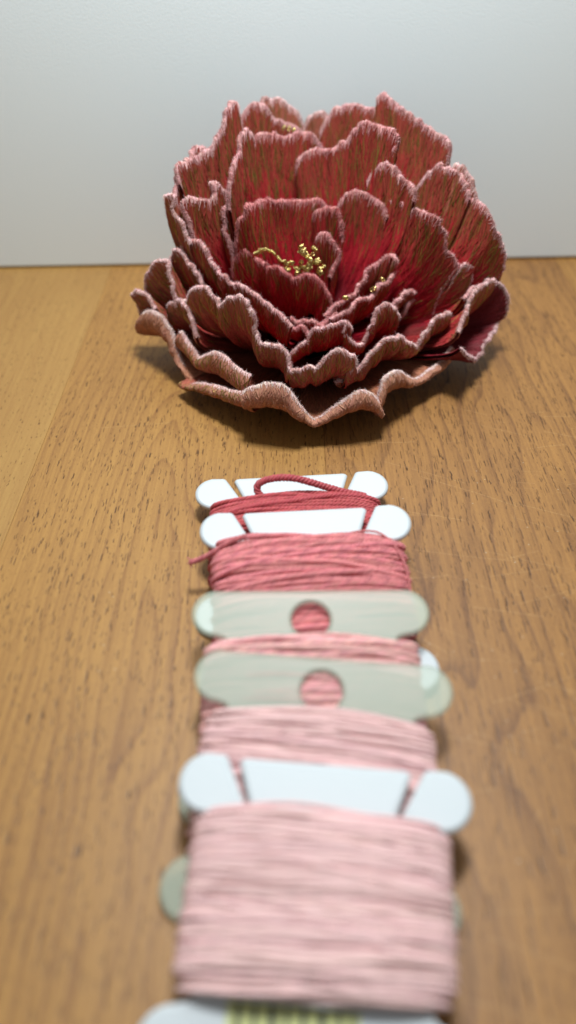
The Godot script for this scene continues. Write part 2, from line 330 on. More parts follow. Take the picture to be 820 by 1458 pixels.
func board_material(kind: int) -> StandardMaterial3D:
	# one stave: growth rings cut at a slant, fibres, open pores; the image covers 76 x 280 mm
	var light := [Vector3(0.415, 0.224, 0.060), Vector3(0.410, 0.203, 0.048), Vector3(0.360, 0.166, 0.041)]
	var dark := [Vector3(0.31, 0.142, 0.036), Vector3(0.25, 0.105, 0.025), Vector3(0.175, 0.070, 0.020)]
	var warp := noise_bytes(TW, TL, 4, 16, 0.02, 5 + kind, 3)
	var fibre := noise_bytes(TW, TL, 1, 36, 0.16, 15 + kind, 3)
	var blotch := noise_bytes(TW, TL, 8, 16, 0.03, 25 + kind, 2)
	var speck := noise_bytes(TW, TL, 1, 5, 0.35, 45 + kind, 2)
	var col := PackedByteArray()
	col.resize(TW * TL * 3)
	var hgt := PackedByteArray()
	hgt.resize(TW * TL)
	var pith: float = [40.0, 29.0, -30.0][kind]
	var slope: float = [0.10, 0.17, 0.03][kind]
	var gap: float = [3.0, 2.1, 5.2][kind]
	var la: Vector3 = light[kind]
	var da: Vector3 = dark[kind]
	var centre: float = [150.0, 116.0, 150.0][kind]
	var ringy: float = [0.30, 0.72, 0.74][kind]
	var mm := 280.0 / TL
	var grit := PackedFloat32Array()
	var gr := RandomNumberGenerator.new()
	gr.seed = 5
	for d in 4096:
		grit.append(gr.randfn(0.0, 0.07))
	var density := PackedFloat32Array()
	density.resize(TW * TL)
	for j in TL:
		var z := j * mm
		var deep: float = maxf(2.0, 3.0 + slope * (centre - z))
		var deep2 := deep * deep
		for i in TW:
			var q := j * TW + i
			var wv := warp[q] / 255.0 - 0.5
			var x := i * mm - pith + wv * 9.0
			var near_x := 0.75 if kind == 2 else 0.15 + 0.85 * exp(-x * x / 420.0)
			var r := sqrt(x * x + deep2) / gap + wv * 1.6
			var s := r - floorf(r)
			var ring := s * s * s * s if s < 0.93 else (1.0 - s) / 0.07 * 0.75
			ring *= near_x + blotch[q] / 255.0 * 0.45
			var k: float = ringy * ring + 0.68 * (fibre[q] / 255.0) + 0.30 * (blotch[q] / 255.0) + 0.30 * (speck[q] / 255.0) - 0.43 + grit[(q * 7 + (q >> 9) * 13) % 4096]
			k = clampf(k, -0.15, 1.1)
			density[q] = ring
			var c := la.lerp(da, k)
			var b := q * 3
			# the bytes are sRGB
			col[b] = int(255.0 * pow(maxf(c.x, 0.0), 0.4545))
			col[b + 1] = int(255.0 * pow(maxf(c.y, 0.0), 0.4545))
			col[b + 2] = int(255.0 * pow(maxf(c.z, 0.0), 0.4545))
			hgt[q] = 200 - int(20.0 * ring) - int(0.12 * speck[q])
	var rg := RandomNumberGenerator.new()
	rg.seed = 99 + kind
	var amount: int = [17000, 22000, 17000][kind]
	for d in amount:
		var i0 := rg.randi_range(2, TW - 4)
		var j0 := rg.randi_range(2, TL - 40)
		var keep := 0.62 + 0.38 * density[j0 * TW + i0]
		if rg.randf() > keep:
			continue
		var long := int(0.5 + (3.4 if kind == 2 else 2.2 if kind == 1 else 1.2) * pow(rg.randf(), 1.7) / mm)
		var wide := 2 if rg.randf() < 0.06 else 1
		var depth := rg.randf_range(0.2, 0.85) if kind < 2 else rg.randf_range(0.2, 0.8)
		var xi := float(i0)
		for t in long:
			xi += rg.randf_range(-0.16, 0.16)
			var fade := depth * minf(1.0, minf(t, long - t) / 4.0 + 0.3)
			for a in wide:
				var q := (j0 + t) * TW + clampi(int(xi) + a, 0, TW - 1)
				if q >= TW * TL:
					break
				var b := q * 3
				col[b] = int(lerpf(col[b], 60.0, fade))
				col[b + 1] = int(lerpf(col[b + 1], 33.0, fade))
				col[b + 2] = int(lerpf(col[b + 2], 9.0, fade))
				hgt[q] = int(lerpf(hgt[q], 60.0, fade))
	# wear: hairline scratches and a few specks of lint
	var marks := [12, 22, 190][kind] as int
	for d in marks:
		var p := Vector2(rg.randf_range(0, TW), rg.randf_range(TL * 0.3, TL * 0.85))
		var dir := Vector2.from_angle(rg.randf_range(-0.45, 0.45) if rg.randf() < 0.75 else rg.randf_range(0, TAU))
		var long := 12.0 + 200.0 * pow(rg.randf(), 2.5)
		var bright := rg.randf_range(0.08, 0.32)
		for t in int(long):
			p += dir
			dir = dir.rotated(rg.randf_range(-0.01, 0.01))
			if p.x < 0 or p.x >= TW or p.y < 0 or p.y >= TL or rg.randf() < 0.12:
				continue
			var b := (int(p.y) * TW + int(p.x)) * 3
			for e in 3:
				col[b + e] = int(lerpf(col[b + e], [226.0, 190.0, 140.0][e], bright))
	for d in [8, 16, 120][kind] as int:
		var q := rg.randi_range(TL * 2 / 5, TL * 4 / 5) * TW + rg.randi_range(2, TW - 4)
		for e in 6:
			col[q * 3 + e] = int(lerpf(col[q * 3 + e], 225.0, 0.55))
	var m := StandardMaterial3D.new()
	m.resource_name = "oiled beech stave"
	m.albedo_texture = ImageTexture.create_from_image(Image.create_from_data(TW, TL, false, Image.FORMAT_RGB8, col))
	m.heightmap_enabled = true
	m.heightmap_texture = ImageTexture.create_from_image(Image.create_from_data(TW, TL, false, Image.FORMAT_L8, hgt))
	m.heightmap_scale = 0.012
	m.roughness = 0.5
	m.metallic_specular = 0.45
	return m


func build_table() -> void:
	var t := root("table")
	tag(t, "wooden table top of glued beech staves with open grain and fine scratches", "table")
	var mats := [board_material(0), board_material(1), board_material(2)]
	var edges := [-282.0, -206.0, -130.0, -54.0, 8.0, 84.0, 160.0, 236.0]
	var kinds := [1, 2, 0, 1, 2, 1, 0]
	for k in kinds.size():
		var g := geo()
		var x0: float = edges[k] + 0.02
		var x1: float = edges[k + 1] - 0.02
		var z1 := 180.0 + (k * 37) % 5 * 0.03
		box(g, Vector3(x0, -24, -236), Vector3(x1, 0, z1), 0.06)
		for p in g.v:
			var q: Vector3 = p / M
			g.u.append(Vector2((q.x - x0) / 76.0, (q.z + 236.0 + (0.0 if k == 3 or k == 4 or k == 2 else 90.0)) / 280.0))
		commit("board", g, mats[kinds[k]], t)


# ---------------------------------------------------------------- flower

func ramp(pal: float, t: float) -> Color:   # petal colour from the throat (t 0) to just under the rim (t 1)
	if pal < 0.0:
		return Color(0.10 + 0.10 * t, 0.004 + 0.03 * t * t * t, 0.009 + 0.03 * t * t * t)  # low right petal: shade of the overhanging petal put into its crimson
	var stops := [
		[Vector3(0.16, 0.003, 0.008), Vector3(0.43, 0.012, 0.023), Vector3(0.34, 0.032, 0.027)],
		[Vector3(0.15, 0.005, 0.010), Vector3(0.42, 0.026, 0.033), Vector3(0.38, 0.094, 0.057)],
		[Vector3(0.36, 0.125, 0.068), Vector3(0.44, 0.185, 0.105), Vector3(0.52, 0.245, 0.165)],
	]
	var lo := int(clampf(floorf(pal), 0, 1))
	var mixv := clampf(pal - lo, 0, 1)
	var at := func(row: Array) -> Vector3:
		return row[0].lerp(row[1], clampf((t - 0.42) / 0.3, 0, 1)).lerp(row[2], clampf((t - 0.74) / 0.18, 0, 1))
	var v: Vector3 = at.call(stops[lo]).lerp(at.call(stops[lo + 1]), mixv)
	return Color(v.x, v.y, v.z)


func rim_color(pal: float) -> Color:
	var a := Color(0.72, 0.28, 0.27)
	var b := Color(0.90, 0.62, 0.60)
	var c := Color(0.84, 0.66, 0.62)
	return a.lerp(b, clampf(absf(pal) / 0.8, 0, 1)).lerp(c, clampf(pal - 1.0, 0, 1))


func vary(c: Color, by: float) -> Color:
	var k := 1.0 + rng.randf_range(-by, by)
	return Color(c.r * k, c.g * k * (1.0 + rng.randf_range(-by, by) * 0.4), c.b * k)


func build_petal(flower: Node3D, row: Array, mats: Dictionary, sd: int) -> void:
	var face: String = row[0]
	var pal: float = row[1]
	var pts := PackedVector3Array()
	for v: Vector3 in row[2]:
		var a := deg_to_rad(v.x)
		pts.append(Vector3(cos(a) * v.y, maxf(v.z, 1.2), sin(a) * v.y))
	var nu := clampi(int(length_of(pts) * 1.6), 24, 90)
	var nt := 18
	var rim := smooth_path(pts, nu)
	var wig := FastNoiseLite.new()
	wig.seed = sd + 50
	wig.frequency = 0.16
	for k in nu + 1:   # the hand-bent wire is never quite even
		var arc := length_of(pts) * k / nu
		var amp := (0.9 if pal < 1.3 else 0.3) * sin(PI * clampf(k / float(nu), 0.06, 0.94))
		rim[k] += Vector3(rim[k].x, 0, rim[k].z).normalized() * wig.get_noise_1d(arc * 1.4) * 1.9 * amp + Vector3(0, wig.get_noise_1d(arc * 2.2 + 70.0) * 1.3 * amp, 0)
	var rim_len := length_of(rim)
	# the surface: from a short seam near the heart, out and up to the rim
	var mean := Vector3.ZERO
	for p in rim:
		mean += p / rim.size()
	var out := Vector3(mean.x, 0, mean.z)
	var reach := out.length()
	out = out.normalized()
	var tang := Vector3(-out.z, 0, out.x)
	if tang.dot(rim[nu] - rim[0]) < 0:
		tang = -tang
	var hb := 5.0 if reach > 24 else 8.0
	hb = minf(hb, mean.y * 0.55)
	var base := out * clampf(reach * 0.17, 2.0, 7.0) + Vector3(0, hb, 0)
	var wb := minf(rim_len * 0.3, 9.0)
	var rho := 1.14 if face == "o" else 0.93
	var kappa := 0.22 if face == "o" else 0.10
	if pal > 1.3:
		rho = 1.24
		kappa = 0.02
	var noise := FastNoiseLite.new()
	noise.seed = sd
	noise.frequency = 0.13
	var P := []
	for u in nu + 1:
		var s := float(u) / nu
		var b := base + tang * (s - 0.5) * wb
		var r := rim[u]
		var c := Vector3(r.x * rho, maxf(lerpf(hb, r.y, kappa), 0.9), r.z * rho)
		c = c.lerp(base.lerp(mean, 0.7) + Vector3(0, c.y - lerpf(base.y, mean.y, 0.7), 0), 0.25 if pal < 1.3 else 0.08)
		var line := PackedVector3Array()
		for k in nt + 1:
			var t := float(k) / nt
			var p := b * (1 - t) * (1 - t) + c * 2 * t * (1 - t) + r * t * t
			var fold := noise.get_noise_2d(s * rim_len, t * 9.0) * (1.6 if pal < 1.3 else 0.8) * t * (1.0 - t * t) * 2.0
			p += Vector3(p.x, 0, p.z).normalized() * fold
			p += Vector3(p.x, 0, p.z).normalized() * noise.get_noise_2d(s * rim_len * 2.2 + 40.0, t * 5.0) * (0.9 if pal < 1.3 else 0.3) * t * (1.0 - t) * 4.0
			p.y = maxf(p.y, 0.7)
			line.append(p)
		P.append(line)
	var N := []
	var inward := 0.0
	for u in nu + 1:
		var line := PackedVector3Array()
		for k in nt + 1:
			var du: Vector3 = P[mini(u + 1, nu)][k] - P[maxi(u - 1, 0)][k]
			var dt: Vector3 = P[u][mini(k + 1, nt)] - P[u][maxi(k - 1, 0)]
			var n := du.cross(dt).normalized()
			inward += n.dot(-Vector3(P[u][k].x, 0, P[u][k].z).normalized())
			line.append(n)
		N.append(line)
	var sgn := 1.0 if inward > 0 else -1.0
	for u in nu + 1:
		for k in nt + 1:
			N[u][k] = N[u][k] * sgn   # every normal points to the heart: the inner side
	# cloth: two skins 0.6 mm apart
	var g := geo()
	var T := 0.3
	for side in 2:
		var first: int = g.v.size()
		var w := 1.0 if side == 0 else -1.0
		for u in nu + 1:
			for k in nt + 1:
				g.v.append((P[u][k] + N[u][k] * T * w) * M)
				g.n.append(N[u][k] * w)
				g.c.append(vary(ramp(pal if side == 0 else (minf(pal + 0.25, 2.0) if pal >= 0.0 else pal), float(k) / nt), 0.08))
		for u in nu:
			for k in nt:
				var q := first + u * (nt + 1) + k
				var q2 := q + nt + 1
				var flip := (side == 0) == (sgn > 0)
				if flip:
					g.i.append_array([q, q + 1, q2, q + 1, q2 + 1, q2])
				else:
					g.i.append_array([q, q2, q + 1, q + 1, q2, q2 + 1])
	var petal := commit("petal", g, mats.cloth, flower)
	# long and short silk stitches on both sides, gold among them towards the rim
	var silk := geo()
	var gold := geo()
	var depth := length_of(P[nu / 2])
	for side in 2:
		var w := 1.0 if side == 0 else -1.0
		var main: bool = face == "b" or (face == "i" and side == 0) or (face == "o" and side == 1)
		var cols := int(rim_len / (0.24 if main else 0.5))
		var rows := maxi(int(depth * 0.78 / 2.6), 3)
		for rr in rows:
			for cc in cols:
				var s := clampf((cc + rng.randf_range(-0.6, 0.6)) / cols, 0.0, 1.0)
				var t1 := 1.0 - (rr + rng.randf_range(-0.55, 0.6)) * 2.6 / depth
				if rr == 0:
					t1 = minf(t1, 0.985)
				t1 = clampf(t1, 0.2, 1.0)
				var t0 := maxf(t1 - rng.randf_range(3.4, 6.0) / depth, 0.12)
				var drift := rng.randf_range(-0.5, 0.5) / rim_len
				var pp := PackedVector3Array()
				var nn := PackedVector3Array()
				var is_gold := rng.randf() < (0.34 if t1 > 0.82 and pal < 1.7 and pal >= 0.0 else (0.05 if t1 > 0.56 and pal < 1.7 and pal >= 0.0 else 0.0))
				var lift := T + rng.randf_range(0.0, 0.12) + (0.06 if is_gold else 0.0)
				for k in 5:
					sample(P, N, nu, nt, clampf(s + drift * (k - 2), 0, 1), lerpf(t0, t1, k / 4.0), w, lift, pp, nn)
				if is_gold:
					ridge(gold, pp, nn, 0.07, 0.13, Color(0.40, 0.27, 0.065) * rng.randf_range(0.35, 1.1))
				else:
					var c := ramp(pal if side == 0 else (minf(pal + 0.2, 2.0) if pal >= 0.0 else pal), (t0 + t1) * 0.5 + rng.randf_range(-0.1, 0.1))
					ridge(silk, pp, nn, rng.randf_range(0.10, 0.15), rng.randf_range(0.13, 0.24), vary(c, 0.2))
	var st := commit("silk_stitches", silk, mats.silk, petal)
	st.set_meta("kind", "stuff")
	if gold.v.size():
		st = commit("gold_stitches", gold, mats.gold, petal)
		st.set_meta("kind", "stuff")
	# the wired rim: a cord, whipped over with pale thread that frays
	var e := geo()
	var rc := rim_color(pal)
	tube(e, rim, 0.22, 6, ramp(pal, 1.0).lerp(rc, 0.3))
	var turns := int(rim_len / 0.15)
	for k in turns:
		var s := (k + rng.randf_range(-0.4, 0.4)) / turns
		var skew := rng.randf_range(-0.15, 0.5) / rim_len
		var u := clampf(s, 0, 1) * nu
		var u0 := mini(int(u), nu - 1)
		var along: Vector3 = (rim[u0 + 1] - rim[u0]).normalized()
		var p := rim[u0].lerp(rim[u0 + 1], u - u0)
		var n: Vector3 = N[u0][nt]
		var up := n.cross(along).normalized()
		if up.dot(P[u0][nt] - P[u0][nt - 2]) < 0:
			up = -up
		var pp := PackedVector3Array()
		var nn := PackedVector3Array()
		var tail := (0.4 + 1.3 * pow(rng.randf(), 1.8))
		sample(P, N, nu, nt, clampf(s - skew * 2, 0, 1), 1.0 - tail / depth, 1.0, T + 0.1, pp, nn)
		for a in 3:
			var ang := PI * (0.18 + 0.32 * a)
			var dirn := n * cos(ang) + up * sin(ang)
			pp.append(p + dirn * rng.randf_range(0.24, 0.46) + along * (a - 1) * 0.1)
			nn.append(dirn)
		tail = (0.4 + 1.3 * pow(rng.randf(), 1.8))
		sample(P, N, nu, nt, clampf(s + skew * 2, 0, 1), 1.0 - tail / depth, -1.0, T + 0.1, pp, nn)
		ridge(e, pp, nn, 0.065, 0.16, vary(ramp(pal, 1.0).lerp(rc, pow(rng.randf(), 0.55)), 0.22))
	# fray: short loose fibres
	var hairs := int(rim_len * 30.0)
	for k in hairs:
		var u := rng.randf() * nu
		var u0 := mini(int(u), nu - 1)
		var n: Vector3 = N[u0][nt]
		var along: Vector3 = (rim[u0 + 1] - rim[u0]).normalized()
		var up := n.cross(along).normalized()
		if up.dot(P[u0][nt] - P[u0][nt - 2]) < 0:
			up = -up
		var ang := rng.randf_range(-0.3, PI + 0.3)
		var dirn := (n * cos(ang) + up * sin(ang) + along * rng.randf_range(-0.7, 0.7)).normalized()
		var p := rim[u0].lerp(rim[u0 + 1], u - u0) + dirn * 0.4
		hair(e, p, dirn, along, rng.randf_range(0.2, 0.5) + 0.5 * pow(rng.randf(), 7.0), vary(rc, 0.15))
	for k in int(rim_len * 7.0):
		var pp := PackedVector3Array()
		var nn := PackedVector3Array()
		var w := 1.0 if rng.randf() < 0.5 else -1.0
		var tt := 1.0 - pow(rng.randf(), 1.6) * 0.55
		sample(P, N, nu, nt, rng.randf(), tt, w, T + 0.2, pp, nn)
		var lean := (nn[0] + Vector3(rng.randf_range(-1, 1), rng.randf_range(-0.2, 1.2), rng.randf_range(-1, 1)) * 0.8).normalized()
		hair(e, pp[0], lean, nn[0].cross(lean + Vector3(0.01, 0, 0)).normalized(), rng.randf_range(0.3, 0.8), ramp(pal, tt).lerp(rc, 0.12))
	commit("wired_rim", e, mats.fray, petal)


func hair(g: Dictionary, p: Vector3, d: Vector3, across: Vector3, long: float, c: Color) -> void:
	var first: int = g.v.size()
	var bend := across * rng.randf_range(-0.25, 0.25) * long
	var s := d.cross(across).normalized()
	for e in 2:
		var side := (across if e == 0 else s) * 0.021
		var f0 := first + e * 5
		var n := s if e == 0 else -across
		var mid := p + d * long * 0.55 + bend * 0.4
		for v in [p - side, p + side, mid - side * 0.7, mid + side * 0.7, p + d * long + bend]:
			g.v.append(v * M)
			g.n.append(n)
			g.c.append(c)
		g.i.append_array([f0, f0 + 1, f0 + 2, f0 + 1, f0 + 3, f0 + 2, f0 + 2, f0 + 3, f0 + 4])


func sample(P: Array, N: Array, nu: int, nt: int, s: float, t: float, w: float, lift: float, pp: PackedVector3Array, nn: PackedVector3Array) -> void:
	var u := s * nu
	var u0 := clampi(int(u), 0, nu - 1)
	var v := t * nt
	var v0 := clampi(int(v), 0, nt - 1)
	var fu := u - u0
	var fv := v - v0
	var a: PackedVector3Array = P[u0]
	var b: PackedVector3Array = P[u0 + 1]
	var n: Vector3 = N[u0][v0].lerp(N[u0 + 1][v0], fu) * w
	pp.append(a[v0].lerp(a[v0 + 1], fv).lerp(b[v0].lerp(b[v0 + 1], fv), fu) + n.normalized() * lift)
	nn.append(n.normalized())


func build_flower() -> void:
	var flower := root("embroidered_flower", FLOWER * M)
	tag(flower, "crimson and dusty rose embroidered peony with gold threads and pale fuzzy rims", "flower")
	var mats := {"cloth": cloth("stitched silk ground", 0.85, 0.0), "silk": cloth("silk thread", 0.55, 0.0), "fray": cloth("frayed silk", 0.6, 0.2)}
	var gm := StandardMaterial3D.new()
	gm.resource_name = "gold thread"
	gm.vertex_color_use_as_albedo = true
	gm.metallic = 0.6
	gm.roughness = 0.4
	gm.cull_mode = BaseMaterial3D.CULL_DISABLED
	mats.gold = gm
	for k in petals.size():
		build_petal(flower, petals[k], mats, 100 + k)
	# the heart that the petals are sewn to, and the felt pad under it
	var g := geo()
	var prof := [[0.0, 0.0], [14.0, 0.0], [17.0, 1.0], [16.0, 4.0], [9.0, 8.0], [6.0, 13.0], [3.0, 16.0], [0.0, 17.0]]
	for k in prof.size():
		for j in 25:
			var a := TAU * j / 24
			var wob := 1.0 + 0.06 * sin(3 * a + k)
			g.v.append(Vector3(cos(a) * prof[k][0] * wob, prof[k][1] + 0.3, sin(a) * prof[k][0] * wob) * M)
			g.n.append(Vector3(cos(a), 0.6 if k > 2 else -0.6, sin(a)).normalized())
			g.c.append(Color(0.26, 0.015, 0.02))
			if k > 0 and j > 0:
				var q := k * 25 + j
				g.i.append_array([q - 26, q - 1, q - 25, q - 1, q, q - 25])
	commit("heart_pad", g, mats.cloth, flower)
	# stamens: little cut lengths of gold coil
	var gold := StandardMaterial3D.new()
	gold.resource_name = "gold purl"
	gold.albedo_color = lin(0.74, 0.58, 0.22)
	gold.metallic = 1.0
	gold.roughness = 0.25
	var base := Vector3(-2.2, 23.7, 1.0)
	for k in 46:
		var a := rng.randf() * TAU
		var rr := pow(rng.randf(), 0.7)
		var at := base + Vector3(cos(a) * rr * 5.0, sin(a) * rr * 4.6, rng.randf_range(-2.0, 2.0))
		var d := Vector3(rng.randf_range(-0.7, 0.7), rng.randf_range(0.0, 1.0), rng.randf_range(0.3, 1.2)).normalized()
		purl(flower, "stamen", at, d, rng.randf_range(0.8, 1.9), gold)
	var arc := [Vector3(-13.1, 27.8, 3.5), Vector3(-12.0, 28.3, 3.0), Vector3(-10.7, 28.1, 2.6), Vector3(-9.4, 27.3, 2.2), Vector3(-8.1, 25.8, 2.0)]
	for k in arc.size():
		var d: Vector3 = (arc[mini(k + 1, 4)] - arc[maxi(k - 1, 0)]).normalized() + Vector3(0, 0, 0.5)
		purl(flower, "stamen", arc[k], d.normalized(), 1.5, gold)
	for spot in [[-19.4, 33.7, -5.0], [-32.5, 24.2, 0.0], [-31.9, 36.5, -6.2], [36.2, 20.6, 0.0], [6.9, 22.0, 14.0], [13.7, 20.0, 6.0], [14.1, 20.7, 6.7], [-4.6, 42.7, -35.7], [-5.8, 43.2, -35.5], [-7.1, 43.4, -35.3], [16.3, 20.9, 2.5]]:
		purl(flower, "gold_coil", Vector3(spot[0], spot[1], spot[2]), Vector3(rng.randf_range(-0.6, 0.6), rng.randf_range(-0.2, 0.8), 1.0).normalized(), rng.randf_range(0.9, 1.4), gold)


func purl(parent: Node3D, called: String, at: Vector3, d: Vector3, long: float, m: Material) -> void:
	# a short hollow coil of wire: turns of wire round a bore
	var s := d.cross(Vector3(0.2, 0.3, 1.0)).normalized()
	var t := s.cross(d).normalized()
	var path := PackedVector3Array()
	var turns := maxf(2.0, long / 0.36)
	var n := int(turns * 9)
	for k in n + 1:
		var a := TAU * turns * k / n
		path.append(at + d * (long * (float(k) / n - 0.5)) + (s * cos(a) + t * sin(a)) * 0.38)
	var g := geo()
	tube(g, path, 0.14, 5, Color.WHITE)
	commit(called, g, m, parent)


# ---------------------------------------------------------------- bobbins

func extrude(outline: PackedVector2Array, hole_r: float, hole_at: Vector2, thick: float, bevel: float) -> Dictionary:
	# a flat card with softened edges; x to the right, y of the outline is z
	var g := geo()
	if Geometry2D.is_polygon_clockwise(outline):
		outline.reverse()
	var loops := [outline]
	var keyed := outline.duplicate()
	if hole_r > 0:
		var ring := PackedVector2Array()
		for k in 32:
			ring.append(hole_at + Vector2.from_angle(TAU * k / 32) * hole_r)
		ring.reverse()
		loops.append(ring)
	for w in [1.0, -1.0]:
		# caps, inset by the bevel
		var flat := PackedVector2Array()
		var o := inset(outline, bevel + 0.42)
		if hole_r > 0:
			var ring := inset(loops[1], bevel + 0.42)
			var best := 0
			var join := 0
			var least := 1e9
			for i in o.size():
				for k in ring.size():
					if o[i].distance_to(ring[k]) < least:
						least = o[i].distance_to(ring[k])
						best = i
						join = k
			var gap := (o[(best + 1) % o.size()] - o[best]).normalized() * 0.002
			for i in best + 1:
				flat.append(o[i])
			for k in ring.size() + 1:
				flat.append(ring[(join + k) % ring.size()] + (gap if k == ring.size() else Vector2.ZERO))
			for i in range(best, o.size()):
				flat.append(o[i] + (gap if i == best else Vector2.ZERO))
		else:
			flat = o
		var tri := Geometry2D.triangulate_polygon(flat)
		var first: int = g.v.size()
		for p in flat:
			g.v.append(Vector3(p.x, (thick * 0.5 - 0.06) * w, p.y) * M)
			g.n.append(Vector3(0, w, 0))
		for k in range(0, tri.size(), 3):
			var a := flat[tri[k]]
			var b := flat[tri[k + 1]]
			var c := flat[tri[k + 2]]
			var cw := (b - a).cross(c - a) > 0
			if cw == (w > 0):
				g.i.append_array([first + tri[k], first + tri[k + 1], first + tri[k + 2]])
			else:
				g.i.append_array([first + tri[k], first + tri[k + 2], first + tri[k + 1]])
	for loop: PackedVector2Array in loops:
		var inn := inset(loop, bevel)
		var lip := inset(loop, bevel + 0.32)
		var low := inset(loop, bevel + 0.42)
		var n := loop.size()
		var first: int = g.v.size()
		for i in n:
			var nx := (loop[i] - inn[i]).normalized()
			var sunk := 0.5 - 0.06 / thick
			var rows := [[low[i], sunk, 2.0], [lip[i], 0.5, 2.0], [inn[i], 0.5, 0.9], [loop[i], 0.5 - bevel / thick, 0.35], [loop[i], -0.5 + bevel / thick, -0.35], [inn[i], -0.5, -0.9], [lip[i], -0.5, -2.0], [low[i], -sunk, -2.0]]
			for r in rows:
				g.v.append(Vector3(r[0].x, thick * r[1], r[0].y) * M)
				g.n.append(Vector3(nx.x, r[2], nx.y).normalized())
		for i in n:
			var a := first + i * 8
			var b := first + (i + 1) % n * 8
			for k in 7:
				g.i.append_array([a + k, a + k + 1, b + k, a + k + 1, b + k + 1, b + k])
	return g


func inset(p: PackedVector2Array, by: float) -> PackedVector2Array:   # p runs so that its inside lies to the left of each edge
	var out := PackedVector2Array()
	var n := p.size()
	for i in n:
		var a := (p[i] - p[(i + n - 1) % n]).normalized()
		var b := (p[(i + 1) % n] - p[i]).normalized()
		var na := Vector2(-a.y, a.x)
		var nb := Vector2(-b.y, b.x)
		var m := (na + nb).normalized()
		out.append(p[i] + m * by / maxf(m.dot(na), 0.5))
	return out


func arc2(out: PackedVector2Array, c: Vector2, r: float, from: float, to: float, n: int) -> void:
	for k in n + 1:
		out.append(c + Vector2.from_angle(deg_to_rad(lerpf(from, to, float(k) / n))) * r)


func card_outline() -> PackedVector2Array:
	# slotted end at -y, holed end at +y; left half first, then mirrored
	var h := PackedVector2Array()
	h.append(Vector2(0, 17.8))
	arc2(h, Vector2(-14.9, 14.0), 3.9, 100, 268, 14)
	arc2(h, Vector2(-14.4, 8.7), 1.2, 80, 0, 4)
	arc2(h, Vector2(-14.4, -8.7), 1.2, 0, -80, 4)
	arc2(h, Vector2(-15.0, -14.0), 3.9, 92, 262, 14)
	arc2(h, Vector2(-13.7, -16.7), 1.1, 260, 325, 4)
	arc2(h, Vector2(-9.3, -10.9), 0.3, 140, 10, 4)
	arc2(h, Vector2(-10.3, -16.6), 0.9, 190, 268, 4)
	var out := h.duplicate()
	for k in range(h.size() - 1, 0, -1):
		out.append(Vector2(-h[k].x, h[k].y))
	return out


func floss(g: Dictionary, p: PackedVector3Array, r: float, plies: int, pitch: float, c: Color, sides := 5) -> void:
	# stranded thread: plies twisted round the path
	var last := p.size() - 1
	var lines := []
	for k in plies:
		lines.append(PackedVector3Array())
	var run := 0.0
	var up := Vector3.UP
	var turn0 := rng.randf() * TAU
	for k in p.size():
		var dir := (p[mini(k + 1, last)] - p[maxi(k - 1, 0)]).normalized()
		if absf(dir.dot(up)) > 0.97:
			up = Vector3(0.1, 0.2, 1.0).normalized()
		var s := dir.cross(up).normalized()
		up = s.cross(dir).normalized()
		if k > 0:
			run += p[k].distance_to(p[k - 1])
		for j in plies:
			var a := turn0 + TAU * (run / pitch + float(j) / plies)
			lines[j].append(p[k] + (s * cos(a) + up * sin(a)) * r * 0.54)
	for j in plies:
		tube(g, lines[j], r * (0.46 if plies > 3 else 0.54), sides, vary(c, 0.2 if r > 0.45 else 0.05))


func section(a: float, hw: float, ht: float) -> Vector2:   # the rounded outline of a wound card, by angle
	var x := cos(a)
	var y := sin(a)
	var k := pow(pow(absf(x), 2.5) + pow(absf(y), 2.5), -1.0 / 2.5)
	return Vector2(x * k * hw, y * k * ht)


